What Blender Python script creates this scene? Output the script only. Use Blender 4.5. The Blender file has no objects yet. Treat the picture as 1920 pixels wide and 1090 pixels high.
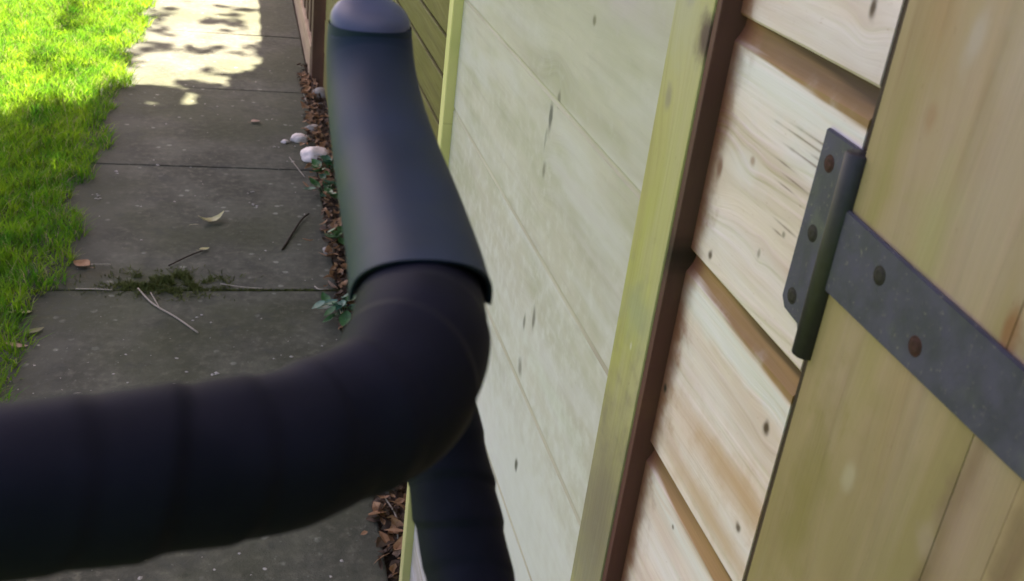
import bpy, bmesh, math, random
import numpy as np
from mathutils import Vector, Matrix
from mathutils import noise as mnoise
random.seed(7)
RNG = np.random.default_rng(7)
S = bpy.context.scene
C = S.collection

# ------------------------------------------------------------------ camera, world, sun, exposure
CAM_H = 1.3
cd = bpy.data.cameras.new('camera'); cam = bpy.data.objects.new('camera', cd); C.objects.link(cam)
S.camera = cam
right = Vector((0.96766, -0.22423, 0.11556)); down = Vector((0.00158, -0.45273, -0.89165)); fwd = Vector((0.25226, 0.86299, -0.43773))
m = Matrix.Identity(4)
for i in range(3):
    m[i][0] = right[i]; m[i][1] = -down[i]; m[i][2] = -fwd[i]
m[2][3] = CAM_H
cam.matrix_world = m
cd.sensor_width = 36; cd.lens = 36.217; cd.clip_start = 0.01; cd.clip_end = 500
cd.dof.use_dof = True; cd.dof.focus_distance = 1.0; cd.dof.aperture_fstop = 21.0

SUN_EL, SUN_AZ = math.radians(52), math.radians(9)          # azimuth from +Y towards +X
sdir = Vector((math.sin(SUN_AZ)*math.cos(SUN_EL), math.cos(SUN_AZ)*math.cos(SUN_EL), math.sin(SUN_EL)))
W = bpy.data.worlds.new('World'); S.world = W; W.use_nodes = True
nt = W.node_tree; bg = nt.nodes['Background']
sk = nt.nodes.new('ShaderNodeTexSky'); sk.sky_type = 'NISHITA'; sk.sun_disc = False
sk.sun_elevation = SUN_EL; sk.sun_rotation = SUN_AZ; sk.air_density = 0.7; sk.dust_density = 3.0; sk.ozone_density = 0.6
wb = nt.nodes.new('ShaderNodeMix'); wb.data_type = 'RGBA'; wb.blend_type = 'MULTIPLY'; wb.inputs[0].default_value = 1   # warm tint on the sky light, in place of camera white balance
nt.links.new(sk.outputs[0], wb.inputs[6]); wb.inputs[7].default_value = (1.21, 0.99, .92, 1)
nt.links.new(wb.outputs[2], bg.inputs[0]); bg.inputs[1].default_value = 0.065
sd = bpy.data.lights.new('sun', 'SUN'); sd.energy = 5.0; sd.angle = math.radians(0.53); sd.color = (1, 0.88, 0.70)
sun = bpy.data.objects.new('sun', sd); C.objects.link(sun)
sun.rotation_euler = (-sdir).to_track_quat('-Z', 'Y').to_euler()
S.view_settings.view_transform = 'Standard'; S.view_settings.look = 'None'
S.view_settings.gamma = 1; S.view_settings.use_curve_mapping = False
S.view_settings.exposure = 3.05

# ------------------------------------------------------------------ helpers
def tag(o, label=None, cat=None, group=None, kind=None):
    if label: o['label'] = label
    if cat: o['category'] = cat
    if group: o['group'] = group
    if kind: o['kind'] = kind
    return o

def empty(name, loc=(0, 0, 0)):
    o = bpy.data.objects.new(name, None); o.empty_display_size = 0.05; C.objects.link(o); o.location = loc
    return o

def link(name, me, mat=None, parent=None):
    o = bpy.data.objects.new(name, me)
    if mat is not None:
        for q in (mat if isinstance(mat, (list, tuple)) else [mat]): me.materials.append(q)
    C.objects.link(o)
    if parent:
        o.parent = parent
        p = parent; off = Vector((0, 0, 0))
        while p: off += p.location; p = p.parent
        o.location = -off                     # meshes are written in world coordinates
    return o

def smooth(me):
    me.polygons.foreach_set('use_smooth', [True]*len(me.polygons)); me.update()

def mesh(name, v, f):
    me = bpy.data.meshes.new(name); me.from_pydata([tuple(p) for p in v], [], f); me.update(); return me

def box_mesh(name, x0, x1, y0, y1, z0, z1, bev=0.0015, jit=0.0, cuts=0):
    bm = bmesh.new()
    bmesh.ops.create_cube(bm, size=1)
    for v in bm.verts:
        v.co = Vector((x0+(v.co.x+.5)*(x1-x0), y0+(v.co.y+.5)*(y1-y0), z0+(v.co.z+.5)*(z1-z0)))
        v.co += Vector([random.uniform(-jit, jit) for _ in range(3)])
    if bev: bmesh.ops.bevel(bm, geom=bm.edges[:], offset=bev, segments=2, affect='EDGES', profile=.6)
    me = bpy.data.meshes.new(name); bm.to_mesh(me); bm.free(); return me

def tube_mesh(name, pts, rad, n=8, cap=True):
    V, F = [], []
    P = [Vector(p) for p in pts]
    up = Vector((0.3, 0.1, 1)).normalized()
    for i, p in enumerate(P):
        t = (P[min(i+1, len(P)-1)]-P[max(i-1, 0)]).normalized()
        a = t.cross(up)
        if a.length < .05: a = t.cross(Vector((1, 0, 0)))
        a.normalize(); b = a.cross(t)
        r = rad[i] if hasattr(rad, '__len__') else rad
        for k in range(n):
            th = 2*math.pi*k/n; V.append(p+a*math.cos(th)*r+b*math.sin(th)*r)
    for i in range(len(P)-1):
        for k in range(n):
            F.append((i*n+k, i*n+(k+1) % n, (i+1)*n+(k+1) % n, (i+1)*n+k))
    if cap:
        F.append(tuple(range(n-1, -1, -1))); F.append(tuple((len(P)-1)*n+k for k in range(n)))
    me = mesh(name, V, F); smooth(me); return me

def spline(ctrl, n):
    """Catmull-Rom through rows of control values"""
    c = np.array(ctrl, float); c = np.vstack([2*c[0]-c[1], c, 2*c[-1]-c[-2]])
    out = []
    segs = len(c)-3
    for q in np.linspace(0, segs-1e-6, n):
        i = int(q); t = q-i; p0, p1, p2, p3 = c[i:i+4]
        out.append(.5*((2*p1)+(-p0+p2)*t+(2*p0-5*p1+4*p2-p3)*t*t+(-p0+3*p1-3*p2+p3)*t**3))
    return np.array(out)

# ------------------------------------------------------------------ node helper
class NB:
    def __init__(s, name):
        s.mat = bpy.data.materials.new(name); s.mat.use_nodes = True
        s.t = s.mat.node_tree; s.n = s.t.nodes; s.l = s.t.links
        s.bsdf = s.n['Principled BSDF']
        s.pos = s.n.new('ShaderNodeNewGeometry').outputs['Position']
        sp = s.n.new('ShaderNodeSeparateXYZ'); s.l.new(s.pos, sp.inputs[0])
        s.x, s.y, s.z = sp.outputs
        s.rnd = s.n.new('ShaderNodeObjectInfo').outputs['Random']
    def put(s, sock, v):
        if hasattr(v, 'links'): s.l.new(v, sock)
        elif isinstance(v, (tuple, list)) and len(v) == 3 and sock.type == 'RGBA': sock.default_value = (*v, 1)
        else: sock.default_value = v
    def M(s, op, a, b=0.0, c=0.0):
        n = s.n.new('ShaderNodeMath'); n.operation = op
        s.put(n.inputs[0], a); s.put(n.inputs[1], b); s.put(n.inputs[2], c); return n.outputs[0]
    def add(s, a, b): return s.M('ADD', a, b)
    def mul(s, a, b): return s.M('MULTIPLY', a, b)
    def vec(s, x, y, z):
        n = s.n.new('ShaderNodeCombineXYZ'); s.put(n.inputs[0], x); s.put(n.inputs[1], y); s.put(n.inputs[2], z); return n.outputs[0]
    def noise(s, v, scale=1.0, detail=3, rough=.55, dist=0.0):
        n = s.n.new('ShaderNodeTexNoise'); s.put(n.inputs['Vector'], v); n.inputs['Scale'].default_value = scale
        n.inputs['Detail'].default_value = detail; n.inputs['Roughness'].default_value = rough; n.inputs['Distortion'].default_value = dist
        return n.outputs['Fac']
    def voro(s, v, scale, feature='F1', out='Distance'):
        n = s.n.new('ShaderNodeTexVoronoi'); n.feature = feature; s.put(n.inputs['Vector'], v); n.inputs['Scale'].default_value = scale
        return n.outputs[out]
    def ramp(s, f, lo, hi, a=0.0, b=1.0):
        n = s.n.new('ShaderNodeMapRange'); n.interpolation_type = 'SMOOTHSTEP'; s.put(n.inputs[0], f)
        n.inputs[1].default_value = lo; n.inputs[2].default_value = hi; n.inputs[3].default_value = a; n.inputs[4].default_value = b
        return n.outputs[0]
    def mix(s, f, a, b):
        n = s.n.new('ShaderNodeMix'); n.data_type = 'RGBA'; s.put(n.inputs[0], f); s.put(n.inputs[6], a); s.put(n.inputs[7], b); return n.outputs[2]
    def bump(s, h, strength=.3, dist=.001):
        n = s.n.new('ShaderNodeBump'); n.inputs['Strength'].default_value = strength; n.inputs['Distance'].default_value = dist
        s.put(n.inputs['Height'], h); s.l.new(n.outputs[0], s.bsdf.inputs['Normal'])
    def blob(s, u, v, cu, cv, ru, rv, k=1.0, wob=None):
        """soft patch exp(-d^2); wob: noise value that roughens its outline"""
        du = s.M('DIVIDE', s.M('SUBTRACT', u, cu), ru); dv = s.M('DIVIDE', s.M('SUBTRACT', v, cv), rv)
        d2 = s.add(s.mul(du, du), s.mul(dv, dv))
        if wob is not None: d2 = s.mul(d2, wob)
        return s.M('EXPONENT', s.mul(d2, -k))

def wood(name, light, base, dark, axis='Y', green=None, green_amt=.4, knots=(), patches=(), rings=26, streak=.45,
         rough=.7, spec=.3, bump=.35, fine=90, pale=None, pale_amt=.4, freq=1.0, cove=None, bleed=None):
    b = NB(name)
    u, v = (b.y, b.z) if axis == 'Y' else (b.z, b.y)
    seed = b.mul(b.rnd, 31.7)
    ve = v
    wob = b.ramp(b.noise(b.vec(b.mul(u, 60), b.mul(v, 60), b.x), 1, 3), .25, .75, .45, 1.8)
    kms = []
    for (ku, kv, ru, rv, st) in knots:
        g = b.blob(u, v, ku, kv, ru*4.5, rv*2.6)
        ve = b.M('SUBTRACT', ve, b.mul(b.mul(b.M('SUBTRACT', v, kv), .75), g))
        kms.append((b.blob(u, v, ku, kv, ru, rv, 1.1, wob), st))
    big = b.noise(b.vec(b.mul(u, 1.4*freq), b.mul(ve, 11*freq), b.add(seed, b.mul(b.x, 5))), 1, 2, .4)
    cath = b.M('SINE', b.mul(big, rings*2.4))
    cath = b.ramp(cath, -.6, 1, 0, 1)
    st = b.noise(b.vec(b.mul(u, 7), b.mul(ve, fine*2.2), b.add(seed, b.mul(b.x, 60))), 1, 4, .6)
    st2 = b.noise(b.vec(b.mul(u, 3), b.mul(ve, fine*.45), b.add(seed, 9)), 1, 3, .55)
    col = b.mix(b.mul(cath, .55), light, base)
    col = b.mix(b.mul(b.ramp(st2, .45, .75), streak), col, dark)
    col = b.mix(b.mul(b.ramp(st, .5, .8), streak*.8), col, dark)
    low = b.noise(b.vec(b.mul(u, 5), b.mul(v, 16), b.add(seed, 3)), 1, 3, .6)
    if green: col = b.mix(b.mul(b.ramp(low, .38, .68), green_amt), col, green)
    low2 = b.noise(b.vec(b.mul(u, 4), b.mul(v, 22), b.add(seed, 17)), 1, 3, .6)
    if pale: col = b.mix(b.mul(b.ramp(low2, .42, .7), pale_amt), col, pale)
    spk = b.noise(b.vec(b.mul(u, 160), b.mul(v, 420), seed), 1, 2, .6)
    col = b.mix(b.mul(b.ramp(spk, .66, .78), .35), col, dark)
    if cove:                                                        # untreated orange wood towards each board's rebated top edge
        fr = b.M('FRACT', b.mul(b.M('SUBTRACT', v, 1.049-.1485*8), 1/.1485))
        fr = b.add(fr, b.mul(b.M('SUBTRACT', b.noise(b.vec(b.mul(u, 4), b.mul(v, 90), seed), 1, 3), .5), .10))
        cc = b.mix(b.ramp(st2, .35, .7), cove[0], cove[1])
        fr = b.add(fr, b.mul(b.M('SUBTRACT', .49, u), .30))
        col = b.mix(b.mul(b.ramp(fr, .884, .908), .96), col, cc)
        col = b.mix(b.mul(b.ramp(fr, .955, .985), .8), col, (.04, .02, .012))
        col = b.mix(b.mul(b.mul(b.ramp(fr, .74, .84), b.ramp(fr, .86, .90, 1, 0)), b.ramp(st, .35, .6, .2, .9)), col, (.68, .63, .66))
    for (cu, cv, ru, rv, c, a) in patches:
        col = b.mix(b.mul(b.blob(u, v, cu, cv, ru, rv, 1, wob), a), col, c)
    if bleed:                                                       # tannin stain creeping out of the dark strip
        bn = b.noise(b.vec(b.mul(u, 30), b.mul(v, 45), 2), 1, 4, .6)
        uu = b.add(u, b.mul(b.M('SUBTRACT', bn, .5), .020))
        col = b.mix(b.mul(b.ramp(uu, bleed[0], bleed[1]), .85), col, bleed[2])
    for km, (kc, a) in kms:
        col = b.mix(b.mul(b.ramp(km, .08, .95), a), col, kc)
    b.put(b.bsdf.inputs['Base Color'], col)
    b.put(b.bsdf.inputs['Roughness'], b.ramp(st, .2, .8, rough-.1, rough+.12))
    b.bsdf.inputs['Specular IOR Level'].default_value = spec
    b.bump(b.add(b.add(b.mul(st, 1.0), b.mul(cath, .5)), b.mul(st2, .8)), bump, .0012)
    return b.mat

def hexk(r, g, bb): return (r, g, bb)
KBR = (.085, .05, .035); KGR = (.16, .13, .10)
# shiplap between batten and door: planed pale softwood with a brown bleed beside the batten
bleedc = (.26, .11, .06)
M_ship = wood('pale_planed_pine', (.74, .59, .57), (.62, .46, .43), (.38, .22, .17), green=(.54, .48, .41), green_amt=.3, pale=(.72, .64, .69), pale_amt=.7,
    knots=[(.537, 1.110, .0055, .010, ((.23, .12, .095), .95)), (.525, 1.058, .0035, .0035, (KBR, .9)), (.419, 1.004, .0035, .0045, (KBR, 1)), (.420, .934, .003, .003, (KBR, .9)),
           (.494, .874, .0025, .0025, (KBR, .8)), (.547, .949, .0035, .0045, ((.03, .02, .015), 1)), (.424, 1.229, .003, .006, (KBR, .95)), (.500, 1.128, .003, .003, ((.3, .18, .13), .7)),
           (.45, 1.105, .002, .002, (KGR, .7)), (.47, 1.085, .002, .003, (KGR, .6)), (.556, 1.096, .004, .004, ((.05, .03, .025), 1))],
    patches=[(.556, y, .015, .11, bleedc, 1.0) for y in (.80, .92, 1.04, 1.16, 1.28)] +
            [(.43, .955, .09, .012, (.46, .27, .14), .75), (.45, .916, .08, .010, (.48, .30, .17), .7), (.47, 1.168, .09, .008, (.70, .64, .66), .8), (.42, 1.150, .06, .012, (.66, .62, .66), .7),
             (.50, 1.020, .08, .008, (.70, .65, .68), .8), (.51, 1.12, .022, .012, (.68, .62, .66), .6), (.44, 1.02, .07, .006, (.62, .58, .60), .6)] +
            [(yy, zv, ln, .0006, (.17, .11, .085), .75) for yy, zv, ln in [(.466, 1.1385, .012), (.450, 1.1335, .014), (.458, 1.128, .010), (.449, 1.1090, .012), (.456, 1.1035, .006), (.44, 1.148, .03), (.45, 1.156, .03), (.43, 1.160, .03), (.42, 1.152, .02)]], rings=30, streak=.44, fine=95, bump=.6, cove=((.30, .165, .060), (.13, .065, .022)), bleed=(.530, .5530, (.13, .045, .032)))
M_cove = wood('bare_orange_timber', (.38, .20, .085), (.30, .145, .06), (.14, .065, .03), rings=20, streak=.5, fine=120)
# the same cladding further on, weathered with a milky greenish wash
M_clad = wood('washed_green_cladding', (.51, .46, .41), (.44, .385, .33), (.31, .255, .22), green=(.36, .34, .25), green_amt=.7, pale=(.54, .50, .50), pale_amt=.8,
    knots=[(.805, 1.137, .006, .0055, ((.19, .17, .12), .95)), (.888, 1.030, .007, .017, ((.15, .14, .13), 1)), (.870, 1.052, .006, .009, ((.19, .17, .14), .9)), (.895, 1.005, .003, .012, ((.26, .25, .22), .7)), (.887, .977, .006, .008, ((.2, .18, .15), .8)), (.855, .834, .006, .014, ((.17, .15, .13), .85)),
           (.884, .816, .005, .010, ((.17, .15, .13), .8)), (.877, .766, .008, .010, ((.2, .18, .16), .8)), (.844, .669, .006, .009, ((.08, .07, .06), .95))],
    patches=[(.95, 1.18, .45, .10, (.36, .335, .27), .65), (.90, .45, .40, .33, (.68, .64, .65), .9), (.75, 1.165, .07, .016, (.46, .39, .42), .8), (.80, .995, .11, .006, (.50, .45, .44), .75), (.74, .965, .09, .006, (.52, .46, .46), .6), (.80, .62, .2, .14, (.56, .55, .53), .6),
             (.78, .80, .1, .012, (.55, .54, .50), .6)], rings=9, streak=.42, fine=45, bump=.4, freq=.6)
M_clad_cove = wood('green_cladding_groove', (.44, .40, .32), (.36, .32, .25), (.26, .21, .15), rings=20)
M_batten = wood('yellow_green_batten', (.42, .37, .17), (.36, .32, .12), (.22, .17, .07), axis='Z', green=(.37, .37, .08), green_amt=.6, pale=(.42, .36, .26), pale_amt=.5,
    knots=[(1.180, .562, .016, .016, ((.10, .06, .055), 1)), (1.133, .600, .010, .007, ((.27, .23, .17), .8)), (1.205, .595, .012, .010, ((.30, .26, .26), .8)), (.96, .585, .004, .002, ((.5, .46, .36), .8))],
    patches=[(.80, .585, .12, .06, (.19, .15, .11), .95), (1.19, .60, .035, .03, (.40, .36, .27), .75), (.985, .585, .02, .03, (.30, .30, .19), .7), (.70, .585, .08, .05, (.27, .24, .18), .6)], rings=14, streak=.35, fine=130)
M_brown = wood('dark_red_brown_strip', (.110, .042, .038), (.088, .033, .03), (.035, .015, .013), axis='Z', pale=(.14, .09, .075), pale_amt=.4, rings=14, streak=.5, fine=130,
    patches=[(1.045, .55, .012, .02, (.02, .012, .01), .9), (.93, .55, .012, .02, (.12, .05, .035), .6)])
M_trim = wood('yellow_corner_post', (.68, .62, .28), (.62, .56, .24), (.36, .30, .14), axis='Z', green=(.36, .40, .12), green_amt=.4, rings=12, streak=.3, fine=100)
M_door = wood('olive_door_timber', (.36, .255, .155), (.28, .195, .11), (.19, .115, .06), axis='Z', green=(.27, .22, .09), green_amt=.6, pale=(.39, .28, .22), pale_amt=.7,
    knots=[(1.235, .340, .014, .007, ((.42, .34, .31), .6)), (1.036, .333, .010, .006, ((.42, .35, .26), .6)), (1.145, .275, .013, .005, ((.24, .11, .05), .9)), (1.20, .352, .008, .004, ((.3, .17, .1), .6)), (1.046, .277, .012, .006, ((.38, .28, .22), .5))],
    patches=[(1.00, .32, .07, .07, (.24, .185, .095), .6), (1.08, .268, .05, .006, (.17, .10, .06), .7), (1.02, .272, .05, .005, (.15, .09, .05), .7), (1.06, .236, .05, .006, (.16, .10, .06), .7), (1.17, .37, .06, .006, (.27, .22, .08), .6), (1.10, .345, .05, .010, (.28, .23, .08), .5), (1.00, .36, .05, .012, (.22, .17, .06), .7), (1.25, .31, .05, .012, (.40, .30, .26), .7), (1.245, .365, .03, .012, (.34, .21, .12), .7), (1.06, .262, .03, .008, (.35, .24, .19), .7), (1.16, .33, .03, .012, (.32, .30, .13), .5), (1.19, .30, .05, .012, (.37, .28, .20), .7)], rings=12, streak=.55, fine=60, bump=.55, freq=2.0)
M_far = wood('mossy_far_fence_board', (.15, .125, .030), (.11, .09, .018), (.06, .045, .015), green=(.12, .105, .015), green_amt=.6, rings=12, streak=.4,
    knots=[(1.66, .985, .05, .03, ((.10, .05, .03), 1))])
M_brfence = wood('brown_fence_timber', (.10, .052, .03), (.075, .038, .022), (.03, .016, .01), axis='Z', rings=14, streak=.5)
M_tan = wood('tan_gravel_board', (.40, .29, .19), (.32, .22, .14), (.18, .11, .07), rings=14, streak=.5)
M_framedark = wood('dark_frame_timber', (.06, .035, .025), (.04, .025, .018), (.02, .012, .01), axis='Z')

def metal():
    b = NB('painted_grey_steel')
    n = b.noise(b.pos, 60, 5, .65); n2 = b.noise(b.pos, 420, 3, .6); n3 = b.noise(b.pos, 25, 3, .6)
    col = b.mix(b.ramp(n, .35, .7), (.045, .040, .078), (.070, .062, .112))
    col = b.mix(b.mul(b.ramp(n3, .55, .75), .6), col, (.115, .12, .105))
    col = b.mix(b.mul(b.ramp(n2, .62, .72), .5), col, (.22, .19, .17))
    b.put(b.bsdf.inputs['Base Color'], col)
    b.put(b.bsdf.inputs['Roughness'], b.ramp(n, .3, .8, .48, .75)); b.bsdf.inputs['Metallic'].default_value = .1
    b.bump(b.add(n, b.mul(n2, .4)), .3, .0008)
    return b.mat
M_steel = metal()
def plain(name, c, rough=.6, spec=.5, var=.35, sc=60, dark=None, bump=.2, bd=.0008):
    b = NB(name); n = b.noise(b.pos, sc, 4, .6)
    d = dark or tuple(q*(1-var) for q in c)
    b.put(b.bsdf.inputs['Base Color'], b.mix(b.ramp(n, .3, .7), d, c))
    b.bsdf.inputs['Roughness'].default_value = rough; b.bsdf.inputs['Specular IOR Level'].default_value = spec
    b.bump(n, bump, bd)
    return b.mat
M_rust = plain('rusty_screw', (.060, .022, .020), .8, .3, .5, 500)
M_scr = plain('dull_screw', (.026, .020, .022), .7, .3, .5, 500)
M_barrel = plain('near_black_steel', (.016, .013, .020), .55, .5, .4, 150)  # near-black steel for the hinge knuckle and the brake lever

def tape_mat():
    b = NB('black_bar_tape')
    n = b.noise(b.pos, 900, 3, .6); n2 = b.noise(b.pos, 40, 3, .5)
    b.put(b.bsdf.inputs['Base Color'], b.mix(b.ramp(n2, .3, .7), (.0055, .0065, .0145), (.0085, .0095, .021)))  # bluish sky light on the tape is put into its base colour
    b.bsdf.inputs['Roughness'].default_value = .66; b.bsdf.inputs['Specular IOR Level'].default_value = .08
    b.bump(n, .25, .0004)
    return b.mat
M_tape = tape_mat()
def hood_mat():
    b = NB('grey_black_rubber')
    n = b.noise(b.pos, 700, 3, .6); n2 = b.noise(b.pos, 30, 3, .5)
    b.put(b.bsdf.inputs['Base Color'], b.mix(b.ramp(n2, .3, .7), (.008, .018, .040), (.012, .024, .054)))  # blue of the sky's sheen is put into the rubber colour
    b.put(b.bsdf.inputs['Roughness'], b.ramp(n2,   .3, .7, .56, .64)); b.bsdf.inputs['Specular IOR Level'].default_value = .19
    b.bump(n, .12, .0003)
    return b.mat
M_hood = hood_mat()
M_cap = plain('sky_sheen_cap_rubber', (.05, .064, .14), .45, .5, .2, 60, bump=.05)  # sky reflection on the cap's top, put in as a lighter blue colour

def slab_mat():
    b = NB('concrete_slab')
    p = b.pos
    n = b.noise(p, 5, 5, .6); n2 = b.noise(p, 38, 5, .65); n3 = b.noise(p, 300, 3, .6); big = b.noise(p, 1.6, 3, .55)
    col = b.mix(b.ramp(n, .3, .7), (.105, .100, .088), (.20, .19, .172))
    col = b.mix(b.mul(b.ramp(n2, .45, .75), .75), col, (.30, .275, .24))
    col = b.mix(b.mul(b.ramp(n2, .2, .45, 1, 0), .7), col, (.06, .056, .05))
    col = b.mix(b.mul(b.ramp(big, .42, .62), .55), col, (.105, .112, .06))           # green algae
    col = b.mix(b.mul(b.ramp(b.noise(p, 9, 4, .6), .56, .72), .5), col, (.085, .083, .09))
    # lichen and pale droppings
    vd = b.voro(b.vec(b.add(b.x, b.mul(n2, .02)), b.y, 0), 17)
    col = b.mix(b.mul(b.mul(b.ramp(vd, .10, .17, 1, 0), b.ramp(n, .45, .6)), .8), col, (.50, .48, .46))
    vd2 = b.voro(b.vec(b.x, b.add(b.y, b.mul(n2, .03)), 4), 52)
    col = b.mix(b.mul(b.ramp(vd2, .06, .16, 1, 0), .35), col, (.38, .37, .35))
    # tide of moss by the joint at Y=2.56, and darker at the lawn side
    wob = b.ramp(n2, .25, .75, .4, 1.9)
    col = b.mix(b.mul(b.blob(b.x, b.y, -.22, 2.60, .13, .075, 1, wob), .7), col, (.09, .10, .045))
    col = b.mix(b.mul(b.blob(b.x, b.y, -.40, 2.66, .10, .05, 1, wob), .6), col, (.10, .085, .045))
    col = b.mix(b.mul(b.ramp(b.x, -.47, -.30, .5, 0), b.ramp(n2, .35, .6)), col, (.075, .08, .085))
    col = b.mix(b.mul(b.ramp(b.x, .12, .27, 0, .45), b.ramp(n, .35, .6)), col, (.085, .08, .06))
    hs = b.n.new('ShaderNodeMix'); hs.data_type = 'RGBA'; hs.blend_type = 'MULTIPLY'; hs.inputs[0].default_value = 1
    b.put(hs.inputs[6], col); hs.inputs[7].default_value = (.58, .62, .53, 1)
    b.put(b.bsdf.inputs['Base Color'], hs.outputs[2]); b.bsdf.inputs['Roughness'].default_value = .9; b.bsdf.inputs['Specular IOR Level'].default_value = .2
    b.bump(b.add(b.add(n2, b.mul(n3, .5)), b.mul(n, .6)), .9, .004)
    return b.mat
M_slab = slab_mat()
M_soil = plain('dark_soil', (.055, .036, .025), .95, .2, .6, 45, bump=1, bd=.01)
M_joint = plain('gritty_joint_fill', (.10, .088, .07), .95, .2, .6, 120, bump=1, bd=.004)
M_lawn = plain('lawn_soil_green', (.10, .15, .03), .95, .2, .5, 18, bump=1, bd=.02)

def leafmat(name, a, c, transl=.35, sc=30, rough=.6, spec=.2, rnd=True):
    b = NB(name)
    n = b.noise(b.pos, sc, 4, .6)
    col = b.mix(b.ramp(n, .3, .7), a, c)
    b.put(b.bsdf.inputs['Base Color'], col); b.bsdf.inputs['Roughness'].default_value = rough; b.bsdf.inputs['Specular IOR Level'].default_value = spec
    if transl:
        tr = b.n.new('ShaderNodeBsdfTranslucent'); b.put(tr.inputs[0], col)
        mx = b.n.new('ShaderNodeMixShader'); mx.inputs[0].default_value = transl
        b.l.new(b.bsdf.outputs[0], mx.inputs[1]); b.l.new(tr.outputs[0], mx.inputs[2])
        b.l.new(mx.outputs[0], b.n['Material Output'].inputs[0])
    return b.mat
M_grass = leafmat('grass_blade', (.065, .22, .012), (.25, .41, .018), .55, 9)
M_grass_outer = leafmat('outer_grass_blade', (.05, .10, .02), (.15, .20, .03), .4, 9)
M_grass2 = leafmat('dry_grass_blade', (.30, .28, .10), (.42, .40, .20), .3, 20)
M_crown = leafmat('tree_leaf', (.05, .10, .02), (.09, .15, .03), .2, 5)
M_bark = plain('tree_bark', (.14, .11, .08), .9, .2, .5, 25, bump=1, bd=.01)
M_litter = leafmat('dead_leaf_brown', (.055, .034, .024), (.17, .115, .08), .1, 35, .8, .2)
M_pink = leafmat('pale_dead_leaf', (.42, .27, .20), (.55, .40, .32), .15, 60, .7, .3)
M_tanleaf = leafmat('tan_dead_leaf', (.28, .15, .08), (.40, .24, .13), .15, 60, .7, .3)
M_yel = leafmat('yellow_fallen_leaf', (.50, .46, .20), (.62, .58, .34), .2, 60, .6, .3)
M_olive = leafmat('olive_fallen_leaf', (.14, .16, .07), (.22, .21, .10), .2, 60, .6, .3)
M_weed = leafmat('weed_leaf', (.03, .10, .03), (.075, .20, .06), .2, 60, .45, .5)
M_weed2 = leafmat('bluish_weed_leaf', (.045, .13, .085), (.09, .22, .14), .2, 60, .45, .5)
M_moss = leafmat('moss', (.075, .095, .025), (.16, .17, .06), .1, 60, .9, .1)
M_twig = plain('bleached_twig', (.46, .40, .32), .7, .3, .3, 200)
M_twigd = plain('dark_twig', (.045, .03, .02), .85, .3, .3, 200)
M_stone = plain('pinkish_white_stone', (.76, .66, .62), .5, .5, .3, 45, bump=.5, bd=.004)
M_stone2 = plain('grey_stone', (.36, .32, .28), .8, .3, .4, 60, bump=.6, bd=.004)
M_grit = plain('pale_grit', (.50, .46, .42), .8, .3, .3, 200)

# ------------------------------------------------------------------ ground
def sheet(name, x0, x1, y0, y1, z, mat, nx=1, ny=1, amp=0):
    V = []; F = []
    for j in range(ny+1):
        for i in range(nx+1):
            x = x0+(x1-x0)*i/nx; y = y0+(y1-y0)*j/ny
            V.append((x, y, z+(amp*mnoise.noise((x*7, y*7, 0)) if amp else 0)))
    for j in range(ny):
        for i in range(nx):
            a = j*(nx+1)+i; F.append((a, a+1, a+nx+2, a+nx+1))
    me = mesh(name, V, F)
    if amp: smooth(me)
    return tag(link(name, me, mat), kind='structure')
sheet('ground', -120, 120, -120, 120, -.045, M_soil)
sheet('lawn', -60, -.50, -60, 60, -.012, M_lawn, 1, 1)
sheet('soil_border', .235, .50, .2, 9.5, -.010, M_soil, 8, 260, .014)

sheet('joint_fill', -.56, .25, -1.3, 8.4, -.0045, M_joint)
path = tag(empty('path', (-.12, 3, 0)), kind='structure')
joints = [-1.3, .03, 1.33, 2.56, 3.503, 4.462, 5.457, 6.44, 7.41, 8.39]
tpl = []
for i in range(len(joints)-1):
    y0, y1 = joints[i], joints[i+1]
    skew = random.uniform(-.003, .003)
    me = box_mesh('paving_slab', -.565, .252+(.03 if i > 4 else (.012 if i == 4 else 0)), y0+.0045, y1-.0045, -.04, random.uniform(-.001, .002), bev=.004, jit=.0018)
    link('paving_slab', me, M_slab, path)

# moss crumbs along the slab joint
def tufts(name, n, cx, cy, sx, sy, h, mat, w=.0016, fn=None):
    V = []; F = []
    for _ in range(n):
        x = random.gauss(cx, sx); y = random.gauss(cy, sy)
        if fn and not fn(x, y): continue
        a = random.uniform(0, 6.28); hh = h*random.uniform(.4, 1.2); lx = random.gauss(0, hh*.8); ly = random.gauss(0, hh*.8)
        dx, dy = math.cos(a)*w, math.sin(a)*w
        k = len(V); V += [(x-dx, y-dy, 0), (x+dx, y+dy, 0), (x+lx+dx*.5, y+ly+dy*.5, hh), (x+lx, y+ly, hh*1.1)]; F.append((k, k+1, k+2, k+3))
    o = link(name, mesh(name, V, F), mat); return o
tag(tufts('moss', 4200, -.20, 2.595, .075, .038, .011, M_moss, .0018, lambda x, y: mnoise.noise((x*22, y*30, 1)) > -.02), 'dark olive moss tuft spreading over the slab joint', 'moss', kind='stuff')
tag(tufts('joint_moss', 1200, -.05, 2.56, .22, .003, .005, M_moss), 'thin line of moss in the crack between two slabs', 'moss', kind='stuff')

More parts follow.
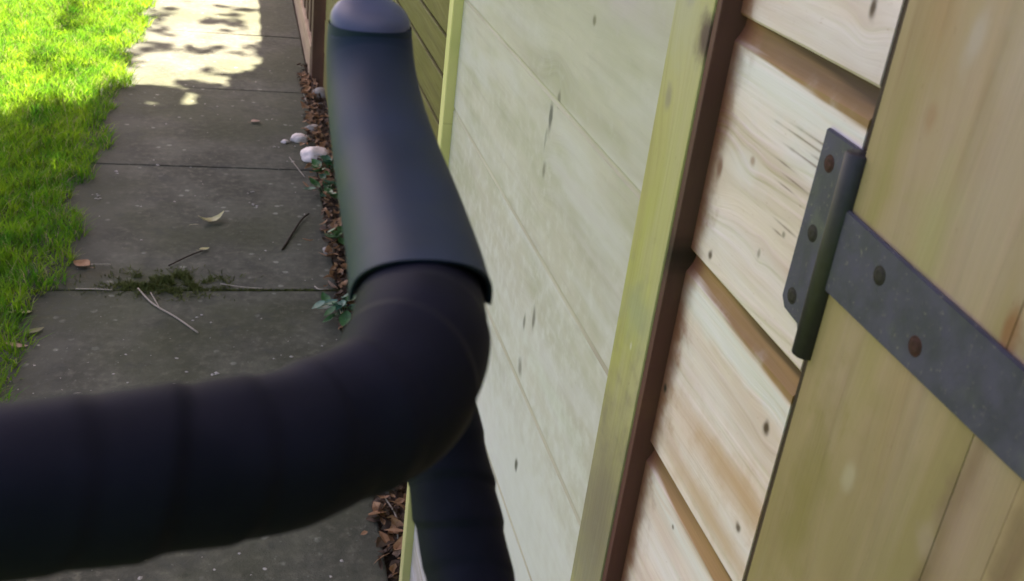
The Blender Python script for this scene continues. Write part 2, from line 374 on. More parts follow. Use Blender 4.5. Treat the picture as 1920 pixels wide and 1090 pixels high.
# ------------------------------------------------------------------ grass
def edge(y): return -.490+.02*np.exp(-((y-2.8)/.3)**2)+.022*np.sin(y*7.3)+.018*np.sin(y*17+1)+.012*np.sin(y*41+2)
def grass(n, x0, y0, y1, hmin, hmax, w, mat, name, lab, power=1.0, stuffcat='grass'):
    y = RNG.uniform(y0, y1, n); e = edge(y)
    x = e-(RNG.uniform(0, 1, n)**power)*(e-x0)
    cl = np.sin(x*19+np.sin(y*11)*2)*np.sin(y*23+np.sin(x*13)*2)*.5+.5
    h = RNG.uniform(hmin, hmax, n)*(.55+.65*cl)
    th = RNG.uniform(0, 2*np.pi, n)
    lean = h*RNG.uniform(.15, 1.1, n); lx = np.cos(th)*lean+.006; ly = np.sin(th)*lean
    pa = RNG.uniform(0, 2*np.pi, n); px = np.cos(pa)*w*RNG.uniform(.6, 1.4, n); py = np.sin(pa)*w
    z = np.full(n, -.012)
    V = np.stack([np.stack([x-px, y-py, z], 1), np.stack([x+px, y+py, z], 1),
                  np.stack([x+lx*.4+px*.8, y+ly*.4+py*.8, z+h*.62], 1), np.stack([x+lx*.4-px*.8, y+ly*.4-py*.8, z+h*.62], 1),
                  np.stack([x+lx, y+ly, z+h*.92], 1)], 1).reshape(-1, 3)
    me = bpy.data.meshes.new(name)
    me.vertices.add(len(V)); me.vertices.foreach_set('co', V.ravel())
    base = np.arange(n)*5
    quads = np.stack([base, base+1, base+2, base+3], 1); tris = np.stack([base+3, base+2, base+4], 1)
    li = np.concatenate([quads.ravel(), tris.ravel()])
    me.loops.add(len(li)); me.loops.foreach_set('vertex_index', li)
    ls = np.concatenate([np.arange(n)*4, n*4+np.arange(n)*3]); lt = np.concatenate([np.full(n, 4), np.full(n, 3)])
    me.polygons.add(2*n); me.polygons.foreach_set('loop_start', ls); me.polygons.foreach_set('loop_total', lt)
    me.update(calc_edges=True); me.validate()
    return tag(link(name, me, mat), lab, stuffcat, kind='stuff')
grass(120000, -2.0, 1.3, 7.0, .03, .075, .0016, M_grass, 'grass', 'green lawn grass growing along the left edge of the path')
grass(11000, -1.6, 1.5, 7.0, .03, .07, .0012, M_grass2, 'dry_grass', 'dry straw coloured blades mixed into the green lawn')
grass(60000, -5.0, -2, 9.0, .03, .055, .003, M_grass_outer, 'outer_grass', 'lawn grass spreading away to the left of the path', 1)

# ------------------------------------------------------------------ leaves, twigs, stones
def leaf_verts(L, Wd, curl=.25, n=5):
    """leaf lying on +X axis, folded along the midrib, tip curled"""
    V = []; F = []
    for i in range(n+1):
        t = i/n; w = Wd*.5*math.sin(math.pi*min(1, t*.96+.02))**.8*(1.25-.5*t)
        z = curl*L*(t-.5)**2*1.6; k = len(V)
        V += [Vector((L*(t-.5), -w, z+w*.45)), Vector((L*(t-.5), 0, z)), Vector((L*(t-.5), w, z+w*.35))]
        if i:
            F += [(k-3, k, k+1, k-2), (k-2, k+1, k+2, k-1)]
    return V, F
def xform(V, loc, rz, rx=0, ry=0, s=1):
    R = Matrix.Rotation(rz, 3, 'Z') @ Matrix.Rotation(ry, 3, 'Y') @ Matrix.Rotation(rx, 3, 'X')
    return [R @ (v*s)+Vector(loc) for v in V]
def leaf(name, loc, L, Wd, rz, mat, label=None, cat=None, rx=0, ry=0, curl=.3, parent=None, stalk=True):
    V, F = leaf_verts(L, Wd, curl)
    if stalk:
        k = len(V); V += [Vector((-L*.5, -.0008, 0)), Vector((-L*.5, .0008, 0)), Vector((-L*.85, .0008, .003)), Vector((-L*.85, -.0008, .003))]
        F.append((k, k+1, k+2, k+3))
    V = xform(V, loc, rz, rx, ry)
    lo = min(v.z for v in V)
    if not parent: V = [v+Vector((0, 0, .003-lo)) for v in V]
    me = mesh(name, V, F); smooth(me)
    o = link(name, me, mat, parent)
    if label: tag(o, label, cat, 'leaves fallen on the path')
    return o
leaf('fallen_leaf', (-.095, 3.02, 0), .085, .034, .5, M_yel, 'pale yellow bent leaf lying on the middle of the shaded slab', 'leaf', curl=.8)
leaf('fallen_leaf', (-.109, 2.815, 0), .030, .018, .4, M_yel, 'small cream seed husk lying just behind the moss patch', 'leaf')
leaf('fallen_leaf', (-.425, 2.705, 0), .050, .042, 2.6, M_tanleaf, 'round tan brown leaf on the slab beside the grass edge', 'leaf')
leaf('fallen_leaf', (-.525, 2.43, .03), .04, .026, .3, M_yel, 'pale leaf caught in the grass tips at the lawn edge, farther of two', 'leaf', ry=.2)
leaf('fallen_leaf', (-.482, 2.335, 0), .045, .022, .6, M_olive, 'olive green leaf on the slab close to the grass', 'leaf')
leaf('fallen_leaf', (-.51, 2.26, .01), .05, .025, .3, M_pink, 'whitish curled leaf at the lawn edge, nearest to the handlebar', 'leaf', ry=.3)
leaf('fallen_leaf', (.233, 2.55, .015), .055, .035, 1.2, M_pink, 'pale pink forked leaf on the litter at the end of the mossy joint', 'leaf', ry=.7, rx=.5)
leaf('fallen_leaf', (.250, 2.62, .015), .07, .05, .9, M_tanleaf, 'reddish tan leaf just behind the pale pink one in the litter', 'leaf', ry=.3, rx=.5)
leaf('fallen_leaf', (.278, 1.60, .02), .045, .040, .9, M_pink, 'rounded peach coloured leaf below the handlebar beside the shed corner', 'leaf', ry=.5)
leaf('fallen_leaf', (.272, 1.53, .02), .06, .02, 1.3, M_tanleaf, 'narrow folded tan leaf below the handlebar, nearest in the litter', 'leaf', rx=.6)
leaf('fallen_leaf', (.242, 2.95, .012), .05, .03, 2.0, M_tanleaf, 'light brown leaf in the litter behind the green weed', 'leaf', ry=.4)
leaf('fallen_leaf', (.045, 4.02, 0), .04, .03, .5, M_pink, 'spot of sun on the slab, put in as a cream leaf shape', 'leaf', curl=.1)  # sun fleck modelled as a pale leaf

def twig(pts, r, mat, label, forks=()):
    root = empty('twig', pts[0]); tag(root, label, 'twig', 'twigs and stems lying on the path')
    link('stem', tube_mesh('stem', spline(pts, 12), r, 6), mat, root)
    for fpts in forks: link('side_shoot', tube_mesh('side_shoot', spline(fpts, 6), r*.7, 5), mat, root)
    return root
twig([(-.268, 2.56, .006), (-.225, 2.47, .008), (-.165, 2.40, .006), (-.108, 2.322, .004)], .0021, M_twig, 'bleached forked twig reaching from the moss across the slab', [[(-.235, 2.535, .007), (-.205, 2.44, .008)]])
twig([(-.42, 2.556, .006), (-.37, 2.553, .007), (-.33, 2.552, .005)], .0019, M_twig, 'short bleached stick lying along the joint left of the moss')
twig([(-.40, 2.70, .008), (-.35, 2.705, .006)], .0016, M_twig, 'tiny pale stick beside the round tan leaf')
twig([(-.20, 2.70, .006), (-.15, 2.76, .008), (-.115, 2.80, .006)], .002, M_twigd, 'dark stalk leading from the moss to the cream husk')
twig([(.16, 3.62, .004), (.185, 3.50, .006), (.205, 3.42, .005)], .0014, M_twig, 'thin curved pale stem on the slab below the white stone')
twig([(.245, 4.44, .02), (.26, 4.28, .012), (.32, 4.25, .02)], .0018, M_twig, 'curved pale stem at the foot of the brown fence post')
twig([(.11, 2.82, .003), (.17, 3.02, .008), (.20, 3.08, .01)], .003, M_twigd, 'dark stalk on the slab running to the green weed')
twig([(.19, 2.575, .006), (.20, 2.545, .012), (.225, 2.55, .01)], .0018, M_twig, 'small pale hooked stem at the right end of the mossy joint')
twig([(.268, 1.62, .025), (.285, 1.56, .02), (.282, 1.51, .01)], .0016, M_twig, 'straw coloured stalk among the leaves below the handlebar')
twig([(-.06, 2.585, .008), (0.0, 2.568, .006), (.05, 2.563, .005)], .0016, M_twig, 'thin pale stick lying along the joint right of the moss')

def stone(loc, sx, sy, sz, mat, label, seed, cat='stone'):
    bm = bmesh.new(); bmesh.ops.create_icosphere(bm, subdivisions=3, radius=1)
    for v in bm.verts:
        d = 1+.32*mnoise.noise(v.co*1.3+Vector((seed, 0, 0)))+.12*mnoise.noise(v.co*3.7+Vector((seed, 3, 0)))
        v.co = v.co*d; v.co = Vector((v.co.x*sx, v.co.y*sy, v.co.z*sz))+Vector(loc)
    me = bpy.data.meshes.new('stone'); bm.to_mesh(me); bm.free(); smooth(me)
    return tag(link('stone', me, mat), label, cat, 'stones along the path edge')
stone((.252, 3.63, .012), .054, .060, .026, M_stone, 'large pinkish white stone beside the handlebar grip at the path edge', 1.3)
stone((.205, 3.82, .008), .034, .030, .018, M_stone, 'smaller whitish stone just behind the large white one', 4.1)
stone((.320, 4.42, .014), .036, .045, .022, M_stone2, 'cream stone at the foot of the brown fence post', 7.7)
stone((.150, 3.79, .004), .014, .014, .008, M_stone, 'tiny pale pebble left of the two white stones', 2.2)
stone((.262, 3.93, .012), .03, .03, .016, M_stone2, 'brownish grey stone in the litter behind the white stones', 12.2)
stone((.245, 2.80, .010), .018, .022, .012, M_stone2, 'grey stone in the litter at the end of the shaded slab', 3.2)
stone((.285, 1.67, .02), .022, .026, .016, M_stone2, 'grey stone in the litter right under the handlebar', 5.9)

# litter in the border
V = []; F = []
for i in range(1500):
    y = random.uniform(.6, 4.9) if i % 3 else random.uniform(1.3, 2.9)
    x = random.gauss(.288, .026)
    if x < .238 or x > .42: x = random.uniform(.25, .33)
    v, f = leaf_verts(random.uniform(.015, .045), random.uniform(.008, .024), random.uniform(-.5, .9), 3)
    v = xform(v, (x, y, random.uniform(.0, .022)), random.uniform(0, 6.28), random.uniform(-.9, .9), random.uniform(-.6, .6))
    k = len(V); V += v; F += [tuple(q+k for q in g) for g in f]
tag(link('leaf_litter', mesh('leaf_litter', V, F), M_litter), 'brown dead leaf litter along the foot of the fence', 'leaf litter', kind='stuff')
V = []; F = []
for i in range(380):
    y = random.uniform(1.2, 4.7); x = random.gauss(.28, .025)
    v, f = leaf_verts(random.uniform(.014, .048), random.uniform(.008, .026), random.uniform(-.5, .9), 3)
    v = xform(v, (x, y, random.uniform(.012, .03)), random.uniform(0, 6.28), random.uniform(-.9, .9), random.uniform(-.6, .6))
    k = len(V); V += v; F += [tuple(q+k for q in g) for g in f]
tag(link('pale_leaf_litter', mesh('pale_leaf_litter', V, F), M_tanleaf), 'tan leaf scraps lying on the dark litter', 'leaf litter', kind='stuff')
# grit, petals scattered on the slabs
V = []; F = []
def crumb(x, y, r):
    k = len(V); a = random.uniform(0, 6); n = 6
    for j in range(n):
        q = a+j*6.283/n; rr = r*random.uniform(.6, 1.2); V.append((x+math.cos(q)*rr, y+math.sin(q)*rr*.9, .0022))
    V.append((x, y, .0022+r*.5))
    for j in range(n): F.append((k+j, k+(j+1) % n, k+n))
for _ in range(210):
    crumb(random.uniform(-.5, .24), random.uniform(1.3, 2.3), random.choice([.0012, .0016, .0022, .0035, .005]))
for _ in range(60):
    crumb(random.uniform(-.5, .24), random.uniform(2.2, 5), random.choice([.0018, .0025, .004]))
for (x, y) in [(-.45, 3.22), (-.44, 3.18), (-.41, 3.42), (.02, 3.17), (.04, 3.15), (.17, 3.58), (.12, 3.72), (-.28, 3.5), (.03, 3.27), (-.35, 2.05), (-.33, 2.02), (-.34, 1.99), (-.31, 2.03), (-.06, 2.13), (-.115, 2.40)]:
    for _ in range(3): crumb(x+random.gauss(0, .008), y+random.gauss(0, .008), random.uniform(.003, .007))
tag(link('grit', mesh('grit', V, F), M_grit), 'pale grit and petal crumbs scattered over the slabs', 'grit', kind='stuff')

def weed(loc, n, r, mats, label, seed):
    rr = random.Random(seed); root = empty('weed_plant', loc); tag(root, label, 'weed', 'weeds along the path edge')
    for i in range(n):
        a = rr.uniform(0, 6.28); d = rr.uniform(.2, 1)*r; h = rr.uniform(.012, .05)
        tip = (loc[0]+math.cos(a)*d, loc[1]+math.sin(a)*d*1.2, h)
        link('stalk', tube_mesh('stalk', spline([loc, ((loc[0]+tip[0])/2, (loc[1]+tip[1])/2, h*1.1), tip], 5), .0011, 5), mats[0], root)
        leaf('leaf', tip, rr.uniform(.036, .06), rr.uniform(.022, .034), a+rr.uniform(-.5, .5), mats[i % len(mats)], rx=rr.uniform(-.5, .5), ry=rr.uniform(-.4, .5), parent=root, stalk=False)
weed((.262, 3.25, 0), 18, .085, [M_weed, M_weed2], 'low dark green weed spreading onto the slab beside the brake hood', 1)
weed((.250, 2.40, 0), 18, .060, [M_weed2, M_weed], 'bluish green weed at the path edge beside the hood rim', 2)
weed((.285, 3.45, 0), 12, .055, [M_weed, M_weed2], 'green weed in the litter just below the large white stone', 3)
weed((.275, 2.85, 0), 9, .035, [M_weed], 'small green weed in the litter between the two larger weeds', 6)
weed((.262, 1.72, 0), 8, .035, [M_weed], 'small green weed in the litter under the handlebar', 4)

# ------------------------------------------------------------------ shed
shed = tag(empty('garden_shed', (.5, .4, 0)), 'pale wooden shed with horizontal shiplap boards, green batten and door on the right', 'shed')
FX = .2755
PITCH = .1485
def shiplap(y0, y1, z0, z1, cz, cdep, mats, parent, x=FX, thick=.014, name='shiplap_board'):
    """board with a rebated cove along its top edge; world coordinates"""
    prof = [(x+.0012, z0), (x, z0+.0016), (x, z1-cz)]
    for k in range(1, 5):
        t = k/4; prof.append((x+cdep*math.sin(t*math.pi/2), z1-cz+(cz*.8)*t))
    prof += [(x+cdep, z1+.004), (x+thick, z1+.004), (x+thick, z0)]
    n = len(prof); ny = max(2, int((y1-y0)/.05))
    V = []; F = []; mi = []
    bow = random.uniform(-.0006, .0006)
    for j in range(ny+1):
        y = y0+(y1-y0)*j/ny; dx = bow*math.sin(math.pi*j/ny)
        dz = .0006*mnoise.noise((y*6, z0*10, 2))
        for (px, pz) in prof: V.append((px+dx, y, pz+dz))
    for j in range(ny):
        for k in range(n):
            F.append((j*n+k, j*n+(k+1) % n, (j+1)*n+(k+1) % n, (j+1)*n+k)); mi.append(1 if 2 <= k <= 6 else 0)
    F.append(tuple(range(n))); mi.append(0); F.append(tuple(ny*n+k for k in range(n-1, -1, -1))); mi.append(0)
    me = mesh(name, V, F); o = link(name, me, mats, parent)
    me.polygons.foreach_set('material_index', mi); me.update()
    bm = bmesh.new(); bm.from_mesh(me); bmesh.ops.recalc_face_normals(bm, faces=bm.faces); bm.to_mesh(me); bm.free()
    smooth(me); me.set_sharp_from_angle(angle=math.radians(20))
    return o
k = -8
for k in range(-7, 6):
    z0 = 1.049+PITCH*k; z1 = z0+PITCH
    if z0 < 0.0: z0 = .012
    shiplap(.403, .5525, z0, z1, .0150, .0050, [M_ship, M_ship], shed)
    shiplap(.6175, 1.3345, z0, z1, .0045, .0013, [M_clad, M_clad_cove], shed)
link('batten', box_mesh('batten', .262, .2905, .560, .617, .01, 1.98, .0012), M_batten, shed)
link('shaded_brown_strip', box_mesh('shaded_brown_strip', .2632, .2905, .5528, .5596, .01, 1.98, .0008), M_brown, shed)  # batten's near side as a brown strip, its shade put into the colour
link('corner_post', box_mesh('corner_post', .262, .335, 1.335, 1.362, -.01, 1.98, .002), M_trim, shed)
link('door_gap_shadow', box_mesh('door_gap_shadow', .2762, .3, .3985, .4027, .01, 1.98, .0002), M_framedark, shed)  # dark strip stands in for the shadow in the gap beside the door
link('door_frame', box_mesh('door_frame', .300, .34, .385, .402, .01, 1.98, .001), M_framedark, shed)
link('rear_wall', box_mesh('rear_wall', 1.9, 1.92, -1.6, 1.36, 0, 2.2, .001), M_brfence, shed)
link('side_wall', box_mesh('side_wall', .34, 1.9, 1.338, 1.36, 0, 2.2, .001), M_clad, shed)
link('wall_frame', box_mesh('wall_frame', .292, .312, .403, 1.3348, .01, 1.98, .001), M_framedark, shed)
link('roof', box_mesh('roof', .25, 2.0, -1.65, 1.42, 2.0, 2.05, .004), M_brfence, shed)

door = empty('door', (.28, .2, 1)); door.parent = shed; door.location = Vector((.28, .2, 1))-Vector((.5, .4, 0))
def link2(name, me, mat, par, off):
    o = bpy.data.objects.new(name, me); me.materials.append(mat); C.objects.link(o); o.parent = par; o.location = -Vector(off); return o
dy = [(.2731, .3880), (.2452, .2729), (.1300, .2450), (.0140, .1292), (-.1020, .0132), (-.2180, -.1028), (-.3340, -.2188)]
for i, (a, b_) in enumerate(dy):
    link2('door_board', box_mesh('door_board', .268+(.0002 if i % 2 else 0), .286, a, b_, .05, 1.95, .0005), M_door, door, (.28, .2, 1))
for a in (.25, 1.75):
    link2('ledge', box_mesh('ledge', .287, .305, -.32, .37, a, a+.09, .002), M_door, door, (.28, .2, 1))

# ------------------------------------------------------------------ T hinge
hinge = tag(empty('hinge', (.27, .4, 1.12)), 'grey painted steel T hinge')
hinge.parent = shed; hinge.location = Vector((.27, .4, 1.12))-Vector((.5, .4, 0)); del hinge['label']
HO = (.27, .4, 1.12)
def poly_plate(name, pts, x0, x1, bev=.0007):
    bm = bmesh.new()
    vs = [bm.verts.new((x0, y, z)) for y, z in pts]
    f = bm.faces.new(vs); r = bmesh.ops.extrude_face_region(bm, geom=[f])
    for v in r['geom']:
        if isinstance(v, bmesh.types.BMVert): v.co.x = x1
    bmesh.ops.recalc_face_normals(bm, faces=bm.faces)
    bmesh.ops.bevel(bm, geom=bm.edges[:], offset=bev, segments=2, affect='EDGES')
    me = bpy.data.meshes.new(name); bm.to_mesh(me); bm.free(); return me
link2('fixing_plate', poly_plate('fixing_plate', [(.388, 1.1690), (.4315, 1.1700), (.4330, 1.078), (.428, 1.073), (.413, 1.0715), (.410, 1.066), (.388, 1.066)], .2755, .2728), M_steel, hinge, HO)
link2('strap', poly_plate('strap', [(.391, 1.1455), (.391, 1.1040), (.25, 1.1020), (.05, 1.106), (-.02, 1.113), (-.032, 1.1225), (-.02, 1.132), (.05, 1.132), (.25, 1.1370), (.36, 1.1435)], .2680, .2655), M_steel, hinge, HO)
def barrel(z0, z1, r): return tube_mesh('knuckle', [(.2683, .3925, z0), (.2683, .3925, z0+.0008), (.2683, .3925, z1-.0008), (.2683, .3925, z1)], [r*.85, r, r, r*.85], 24)
link2('knuckle', barrel(1.0655, 1.1705, .0066), M_barrel, hinge, HO)
def screw(x, y, z, mat, r=.0037):
    V = []; F = []; n = 20; rot = random.uniform(0, 3)
    prof = [(1.22, .0000), (1.10, .00035), (1.0, .0001), (.9, .0004), (.35, .0005)]
    for (q, h) in prof:
        for j in range(n):
            a = 6.2832*j/n; V.append((x-h, y+math.cos(a)*r*q, z+math.sin(a)*r*q))
    for i in range(len(prof)-1):
        for j in range(n): F.append((i*n+j, i*n+(j+1) % n, (i+1)*n+(j+1) % n, (i+1)*n+j))
    # cross recess sunk into the head
    k = len(V); V.append((x-.0003, y, z))
    for j in range(n): F.append(((len(prof)-1)*n+j, (len(prof)-1)*n+(j+1) % n, k))
    me = mesh('screw', V, F); smooth(me)
    return link2('screw', me, mat, hinge, HO)
for (y, z, mt) in [(.4215, 1.155, M_rust), (.4200, 1.119, M_scr), (.4235, 1.0825, M_scr)]: screw(.2728, y, z, mt)
for (y, z, mt) in [(.351, 1.1295, M_scr), (.316, 1.1145, M_rust), (.20, 1.13, M_rust), (.12, 1.115, M_rust), (.02, 1.122, M_rust)]: screw(.2655, y, z, mt)

# ------------------------------------------------------------------ fences further on
ff = tag(empty('board_fence', (.35, 2.9, 0)), 'yellowish green horizontal board fence just beyond the shed corner', 'fence')
zz = [.02, .17, .32, .47, .62, .75, .835, .905, 1.06, 1.21, 1.36, 1.51, 1.66]
for a, b_ in zip(zz[:-1], zz[1:]):
    link('fence_board', box_mesh('fence_board', .335+random.uniform(0, .003), .352, 1.375, 4.50, a, b_-.006, .003), M_far, ff)
link('fence_backing', box_mesh('fence_backing', .354, .37, 1.375, 4.50, .02, 1.65, .002), M_brfence, ff)
bf = tag(empty('fence', (.33, 6.5, 0)), 'dark brown fence with tan gravel board beside the sunny end of the path', 'fence')
link('post', box_mesh('post', .292, .37, 4.60, 4.68, -.02, 1.86, .004), M_brfence, bf)
link('post', box_mesh('post', .292, .37, 6.50, 6.58, -.02, 1.86, .004), M_brfence, bf)
link('post', box_mesh('post', .292, .37, 8.40, 8.48, -.02, 1.86, .004), M_brfence, bf)
for (a, b_) in ((4.685, 6.495), (6.585, 8.395)):
    link('gravel_board', box_mesh('gravel_board', .288, .312, a, b_, .0, .15, .003), M_tan, bf)
    n = 14; w = (b_-a)/n
    for i in range(n):
        link('fence_plank', box_mesh('fence_plank', .300+(.006 if i % 2 else 0), .316+(.006 if i % 2 else 0), a+i*w+.002, a+(i+1)*w-.002, .155, 1.80, .002), M_brfence, bf)

# ------------------------------------------------------------------ handlebar
hb = tag(empty('handlebar', (-.15, .18, 1.165)), 'black taped drop handlebar with rubber brake hood, close in front of the shed', 'handlebar')
HB = (-.15, .18, 1.165)
ctrl = [(-.42, .172, 1.166), (-.30, .174, 1.166), (-.15, .1755, 1.1675), (-.0815, .1759, 1.1667), (-.0457, .1779, 1.1660), (.0051, .1950, 1.1600), (.0216, .2048, 1.1597), (.0352, .2140, 1.1610), (.0443, .2335, 1.1640), (.0492, .2600, 1.1640),
        (.0535, .2920, 1.1620), (.0560, .3350, 1.1540), (.0600, .3600, 1.1350), (.0650, .3620, 1.1120), (.0715, .3440, 1.0860), (.0775, .3190, 1.0580), (.0825, .2880, 1.0330), (.087, .24, 1.012), (.09, .17, 1.003), (.091, .10, 1.003)]
def tape_mesh():
    P = spline(ctrl, 900)
    seg = np.r_[0, np.cumsum(np.linalg.norm(np.diff(P, axis=0), axis=1))]
    n = 72; V = []; F = []; pitch = .0178
    T = np.gradient(P, axis=0); T /= np.linalg.norm(T, axis=1)[:, None]
    nrm = np.array([0, 0, 1.0]); 
    for i in range(len(P)):
        t = T[i]; nrm = nrm-t*np.dot(nrm, t); nrm /= np.linalg.norm(nrm); bn = np.cross(t, nrm)
        s = seg[i]
        for k in range(n):
            th = 2*math.pi*k/n
            ph = (s+pitch*th/(2*math.pi)+.0012*math.sin(3*s/pitch+2*th))/pitch
            fr = ph-math.floor(ph)
            saw = fr if fr < .80 else (1-fr)*4.0            # slow rise, abrupt overlap edge
            r = .0162+(.0010 if s < .50 else .0010*max(0, 1-(s-.50)/.06))+.0015*math.exp(-((P[i][1]-.232)/.034)**2)*(1 if s < .62 else 0)+.0013*saw*(.7+.3*math.sin(s*97))+.0004*mnoise.noise((s*60, math.cos(th)*1.5, math.sin(th)*1.5))
            q = P[i]+r*(math.cos(th)*nrm+math.sin(th)*bn); V.append(q)
    for i in range(len(P)-1):
        for k in range(n): F.append((i*n+k, i*n+(k+1) % n, (i+1)*n+(k+1) % n, (i+1)*n+k))
    F.append(tuple(range(n-1, -1, -1))); F.append(tuple((len(P)-1)*n+k for k in range(n)))
    me = mesh('bar_tape', V, F); smooth(me); return me
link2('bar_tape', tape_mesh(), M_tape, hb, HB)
pl = [(.0910, .10, 1.003), (.0911, .098, 1.003), (.0911, .094, 1.003)]
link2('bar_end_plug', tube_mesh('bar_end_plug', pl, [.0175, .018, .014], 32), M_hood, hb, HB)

# hood: x y z halfwidth halfheight
hc = [(.0497, .2640, 1.1640, .0206, .0200), (.0501, .2700, 1.1640, .0205, .0198), (.0509, .2800, 1.1640, .0205, .0196), (.0517, .3000, 1.1645, .0204, .0190), (.0520, .3300, 1.1665, .0202, .0184),
      (.0516, .3600, 1.1700, .0196, .0180), (.0512, .3850, 1.1745, .0190, .0178), (.0508, .4060, 1.1810, .0184, .0178), (.0504, .4190, 1.1895, .0179, .0174), (.0501, .4250, 1.1990, .0174, .0168), (.0500, .4255, 1.2060, .0168, .0162)]
def hood_mesh():
    P = spline(hc, 80); n = 56; V = []; F = []
    c3 = P[:, :3]; T = np.gradient(c3, axis=0); T /= np.linalg.norm(T, axis=1)[:, None]
    rings = []
    for i in range(len(P)):
        t = T[i]; rt = np.array([1.0, 0, 0]); rt -= t*np.dot(rt, t); rt /= np.linalg.norm(rt); upv = np.cross(rt, t)
        rings.append((c3[i], rt, upv, P[i, 3], P[i, 4]))
    c0, rt, upv, w, h = rings[0]
    # rolled lip: inner start rings inside the rim
    lip = [(c0+T[0]*.012, rt, upv, w-.0020, h-.0020), (c0+T[0]*.0006, rt, upv, w-.0014, h-.0014), (c0+T[0]*.0002, rt, upv, w-.0010, h-.0010), (c0, rt, upv, w, h)]
    rings = lip+rings[1:]
    for (cc, rt, upv, w, h) in rings:
        for k in range(n):
            th = 2*math.pi*k/n; co, si = math.cos(th), math.sin(th); e = 2/2.3
            q = cc+rt*w*math.copysign(abs(co)**e, co)+upv*h*math.copysign(abs(si)**e, si)
            fade = max(0.0, 1-max(0.0, cc[1]-.262)/.07)**2
            V.append(q-T[0]*(.014*abs(si)**1.3+.004 if si > 0 else .004-.050*abs(si)**.85)*fade)
    for i in range(len(rings)-1):
        for k in range(n): F.append((i*n+k, i*n+(k+1) % n, (i+1)*n+(k+1) % n, (i+1)*n+k))
    me = mesh('brake_hood', V, F)
    bm = bmesh.new(); bm.from_mesh(me); bmesh.ops.recalc_face_normals(bm, faces=bm.faces); bm.to_mesh(me); bm.free()
    smooth(me); me.set_sharp_from_angle(angle=math.radians(40)); return me
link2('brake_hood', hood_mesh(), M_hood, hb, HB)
def cap_mesh():
    V = []; F = []; n = 48; cx, cy, cz = .0500, .4255, 1.2062
    prof = [(.0160, -.0020), (.01635, .0002), (.0162, .0020), (.0151, .0040), (.0126, .0060), (.0080, .0073), (.0040, .0078)]
    for (r, h) in prof:
        for k in range(n):
            a = 6.2832*k/n; x = math.cos(a)*r; y = math.sin(a)*r*.97
            V.append((cx+x, cy+y, cz+h+.30*y))
    for i in range(len(prof)-1):
        for k in range(n): F.append((i*n+k, i*n+(k+1) % n, (i+1)*n+(k+1) % n, (i+1)*n+k))
    V.append((cx, cy, cz+.0079)); t = len(V)-1
    for k in range(n): F.append(((len(prof)-1)*n+k, (len(prof)-1)*n+(k+1) % n, t))
    me = mesh('hood_cap', V, F); smooth(me); return me
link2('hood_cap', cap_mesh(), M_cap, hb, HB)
lv = [(.052, .425, 1.175), (.053, .428, 1.150), (.055, .420, 1.12), (.058, .405, 1.09)]
link2('brake_lever', tube_mesh('brake_lever', spline(lv, 14), [.006]*14, 16), M_barrel, hb, HB)

# ------------------------------------------------------------------ unseen leafy screen added behind the viewer to block the back sky
sky_blocker = tag(empty('sky_blocker', (.2, -1.6, 0)), 'unseen leafy screen added behind the viewpoint to keep sky light off the brake hood', 'sky_blocker')
link('sky_blocker_core', box_mesh('sky_blocker_core', -1.5, 1.9, -2.1, -1.45, 0, 2.3, .1, .03), M_weed, sky_blocker)
V = []; F = []
for i in range(7000):
    x = random.uniform(-1.6, 1.9); z = random.uniform(0, 2.4)
    y = -1.45+random.uniform(-.05, .14) if z < 2.28 else random.uniform(-2.1, -1.4)
    v, f = leaf_verts(random.uniform(.05, .09), random.uniform(.03, .045), .2, 3)
    v = xform(v, (x, y, z), random.uniform(0, 6.28), random.uniform(-1.2, 1.2), random.uniform(-1, 1))
    k = len(V); V += v; F += [tuple(q+k for q in g) for g in f]
link('foliage', mesh('foliage', V, F), M_weed, sky_blocker)

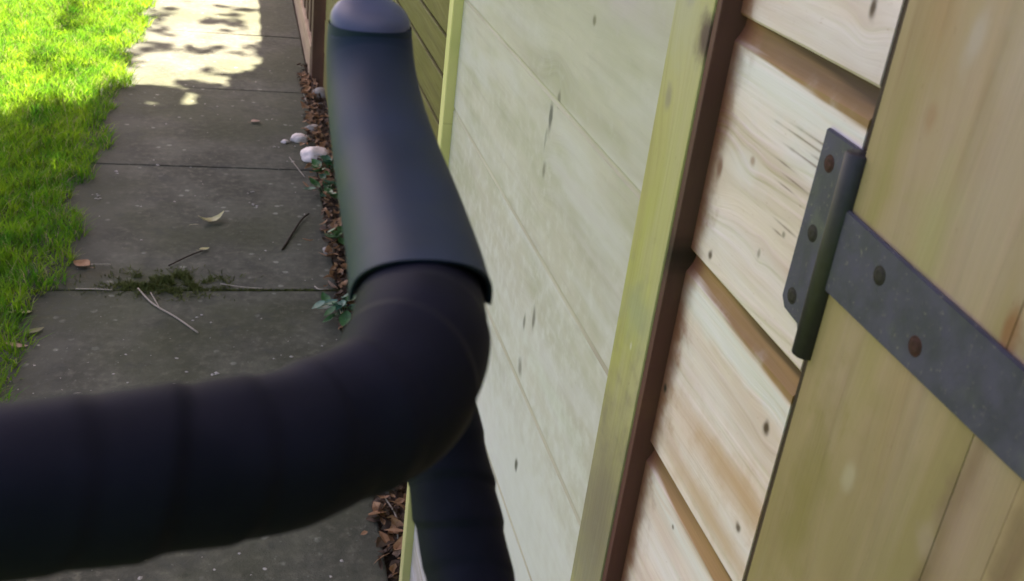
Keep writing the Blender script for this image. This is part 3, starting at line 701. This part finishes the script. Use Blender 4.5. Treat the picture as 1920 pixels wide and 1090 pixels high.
# ------------------------------------------------------------------ tree whose crown shades the near path
tree = tag(empty('tree', (1.3, 3.6, 0)), 'leafy tree behind the fence whose crown shades the near part of the path', 'tree')
link('trunk', tube_mesh('trunk', spline([(1.3, 3.6, -.05), (1.25, 3.7, 1.2), (1.0, 3.9, 2.4), (.5, 4.2, 3.1)], 14), list(np.linspace(.13, .05, 14)), 14), M_bark, tree)
for (a, b_) in [((1.0, 3.9, 2.4), (-.6, 3.2, 3.1)), ((1.0, 3.9, 2.4), (.2, 1.8, 3.1)), ((1.1, 3.8, 2.0), (.3, 5.6, 3.2)), ((.5, 4.2, 3.1), (-.8, 5.4, 3.4))]:
    a = Vector(a); b_ = Vector(b_); mid = (a+b_)/2+Vector((0, 0, .25))
    link('branch', tube_mesh('branch', spline([a, mid, b_], 10), list(np.linspace(.045, .012, 10)), 8), M_bark, tree)
cot = 1/math.tan(SUN_EL)
def crown(n, accept, x0, x1, y0, y1, L, name='crown', za=2.45, zb=3.5):
    V = []; F = []
    got = 0
    while got < n:
        gx = random.uniform(x0, x1); gy = random.uniform(y0, y1)
        if not accept(gx, gy): continue
        got += 1
        hz = random.uniform(za, zb)
        p = (gx+hz*cot*math.sin(SUN_AZ), gy+hz*cot*math.cos(SUN_AZ), hz)
        l = L*random.uniform(.7, 1.3)
        v, f = leaf_verts(l, l*.62, .2, 3)
        v = xform(v, p, random.uniform(0, 6.28), random.gauss(0, .45), random.gauss(0, .45))
        k = len(V); V += v; F += [tuple(q+k for q in g) for g in f]
    return link(name, mesh(name, V, F), M_crown, tree)
def bound(x):
    b0 = 4.42 if x > -.3 else 4.42+.85*(x+.3)
    if x > -.12: b0 += (x+.12)*1.6
    return b0+.05*math.sin(x*23)+.05*math.sin(x*51+2)
def acc(x, y):
    yb = bound(x)
    xl = -1.18+.08*math.sin(y*5)+.05*math.sin(y*17)
    if x < xl: return False
    if y < 1.1 and not (-.62 < x < .22): return False
    if y < yb-.75: return True
    gap = mnoise.noise((x*7.5, y*4.2, 3))+.55*mnoise.noise((x*19, y*11, 8))
    return y < yb+.10 and gap > -.62+.42*(y-yb+.75)/.75 and gap < .64-.34*(y-yb+.75)/.75
crown(22000, acc, -1.35, .9, -1.15, 4.9, .105)
def acc2(x, y):                                                      # thin outer twigs: dapples on the sunny stretch
    return mnoise.noise((x*5.5, y*3.6, 5)) > .10 and y > bound(x)-.1
crown(560, acc2, -.9, .35, 4.4, 8, .085, 'crown_outer_twigs', 4.0, 5.2)
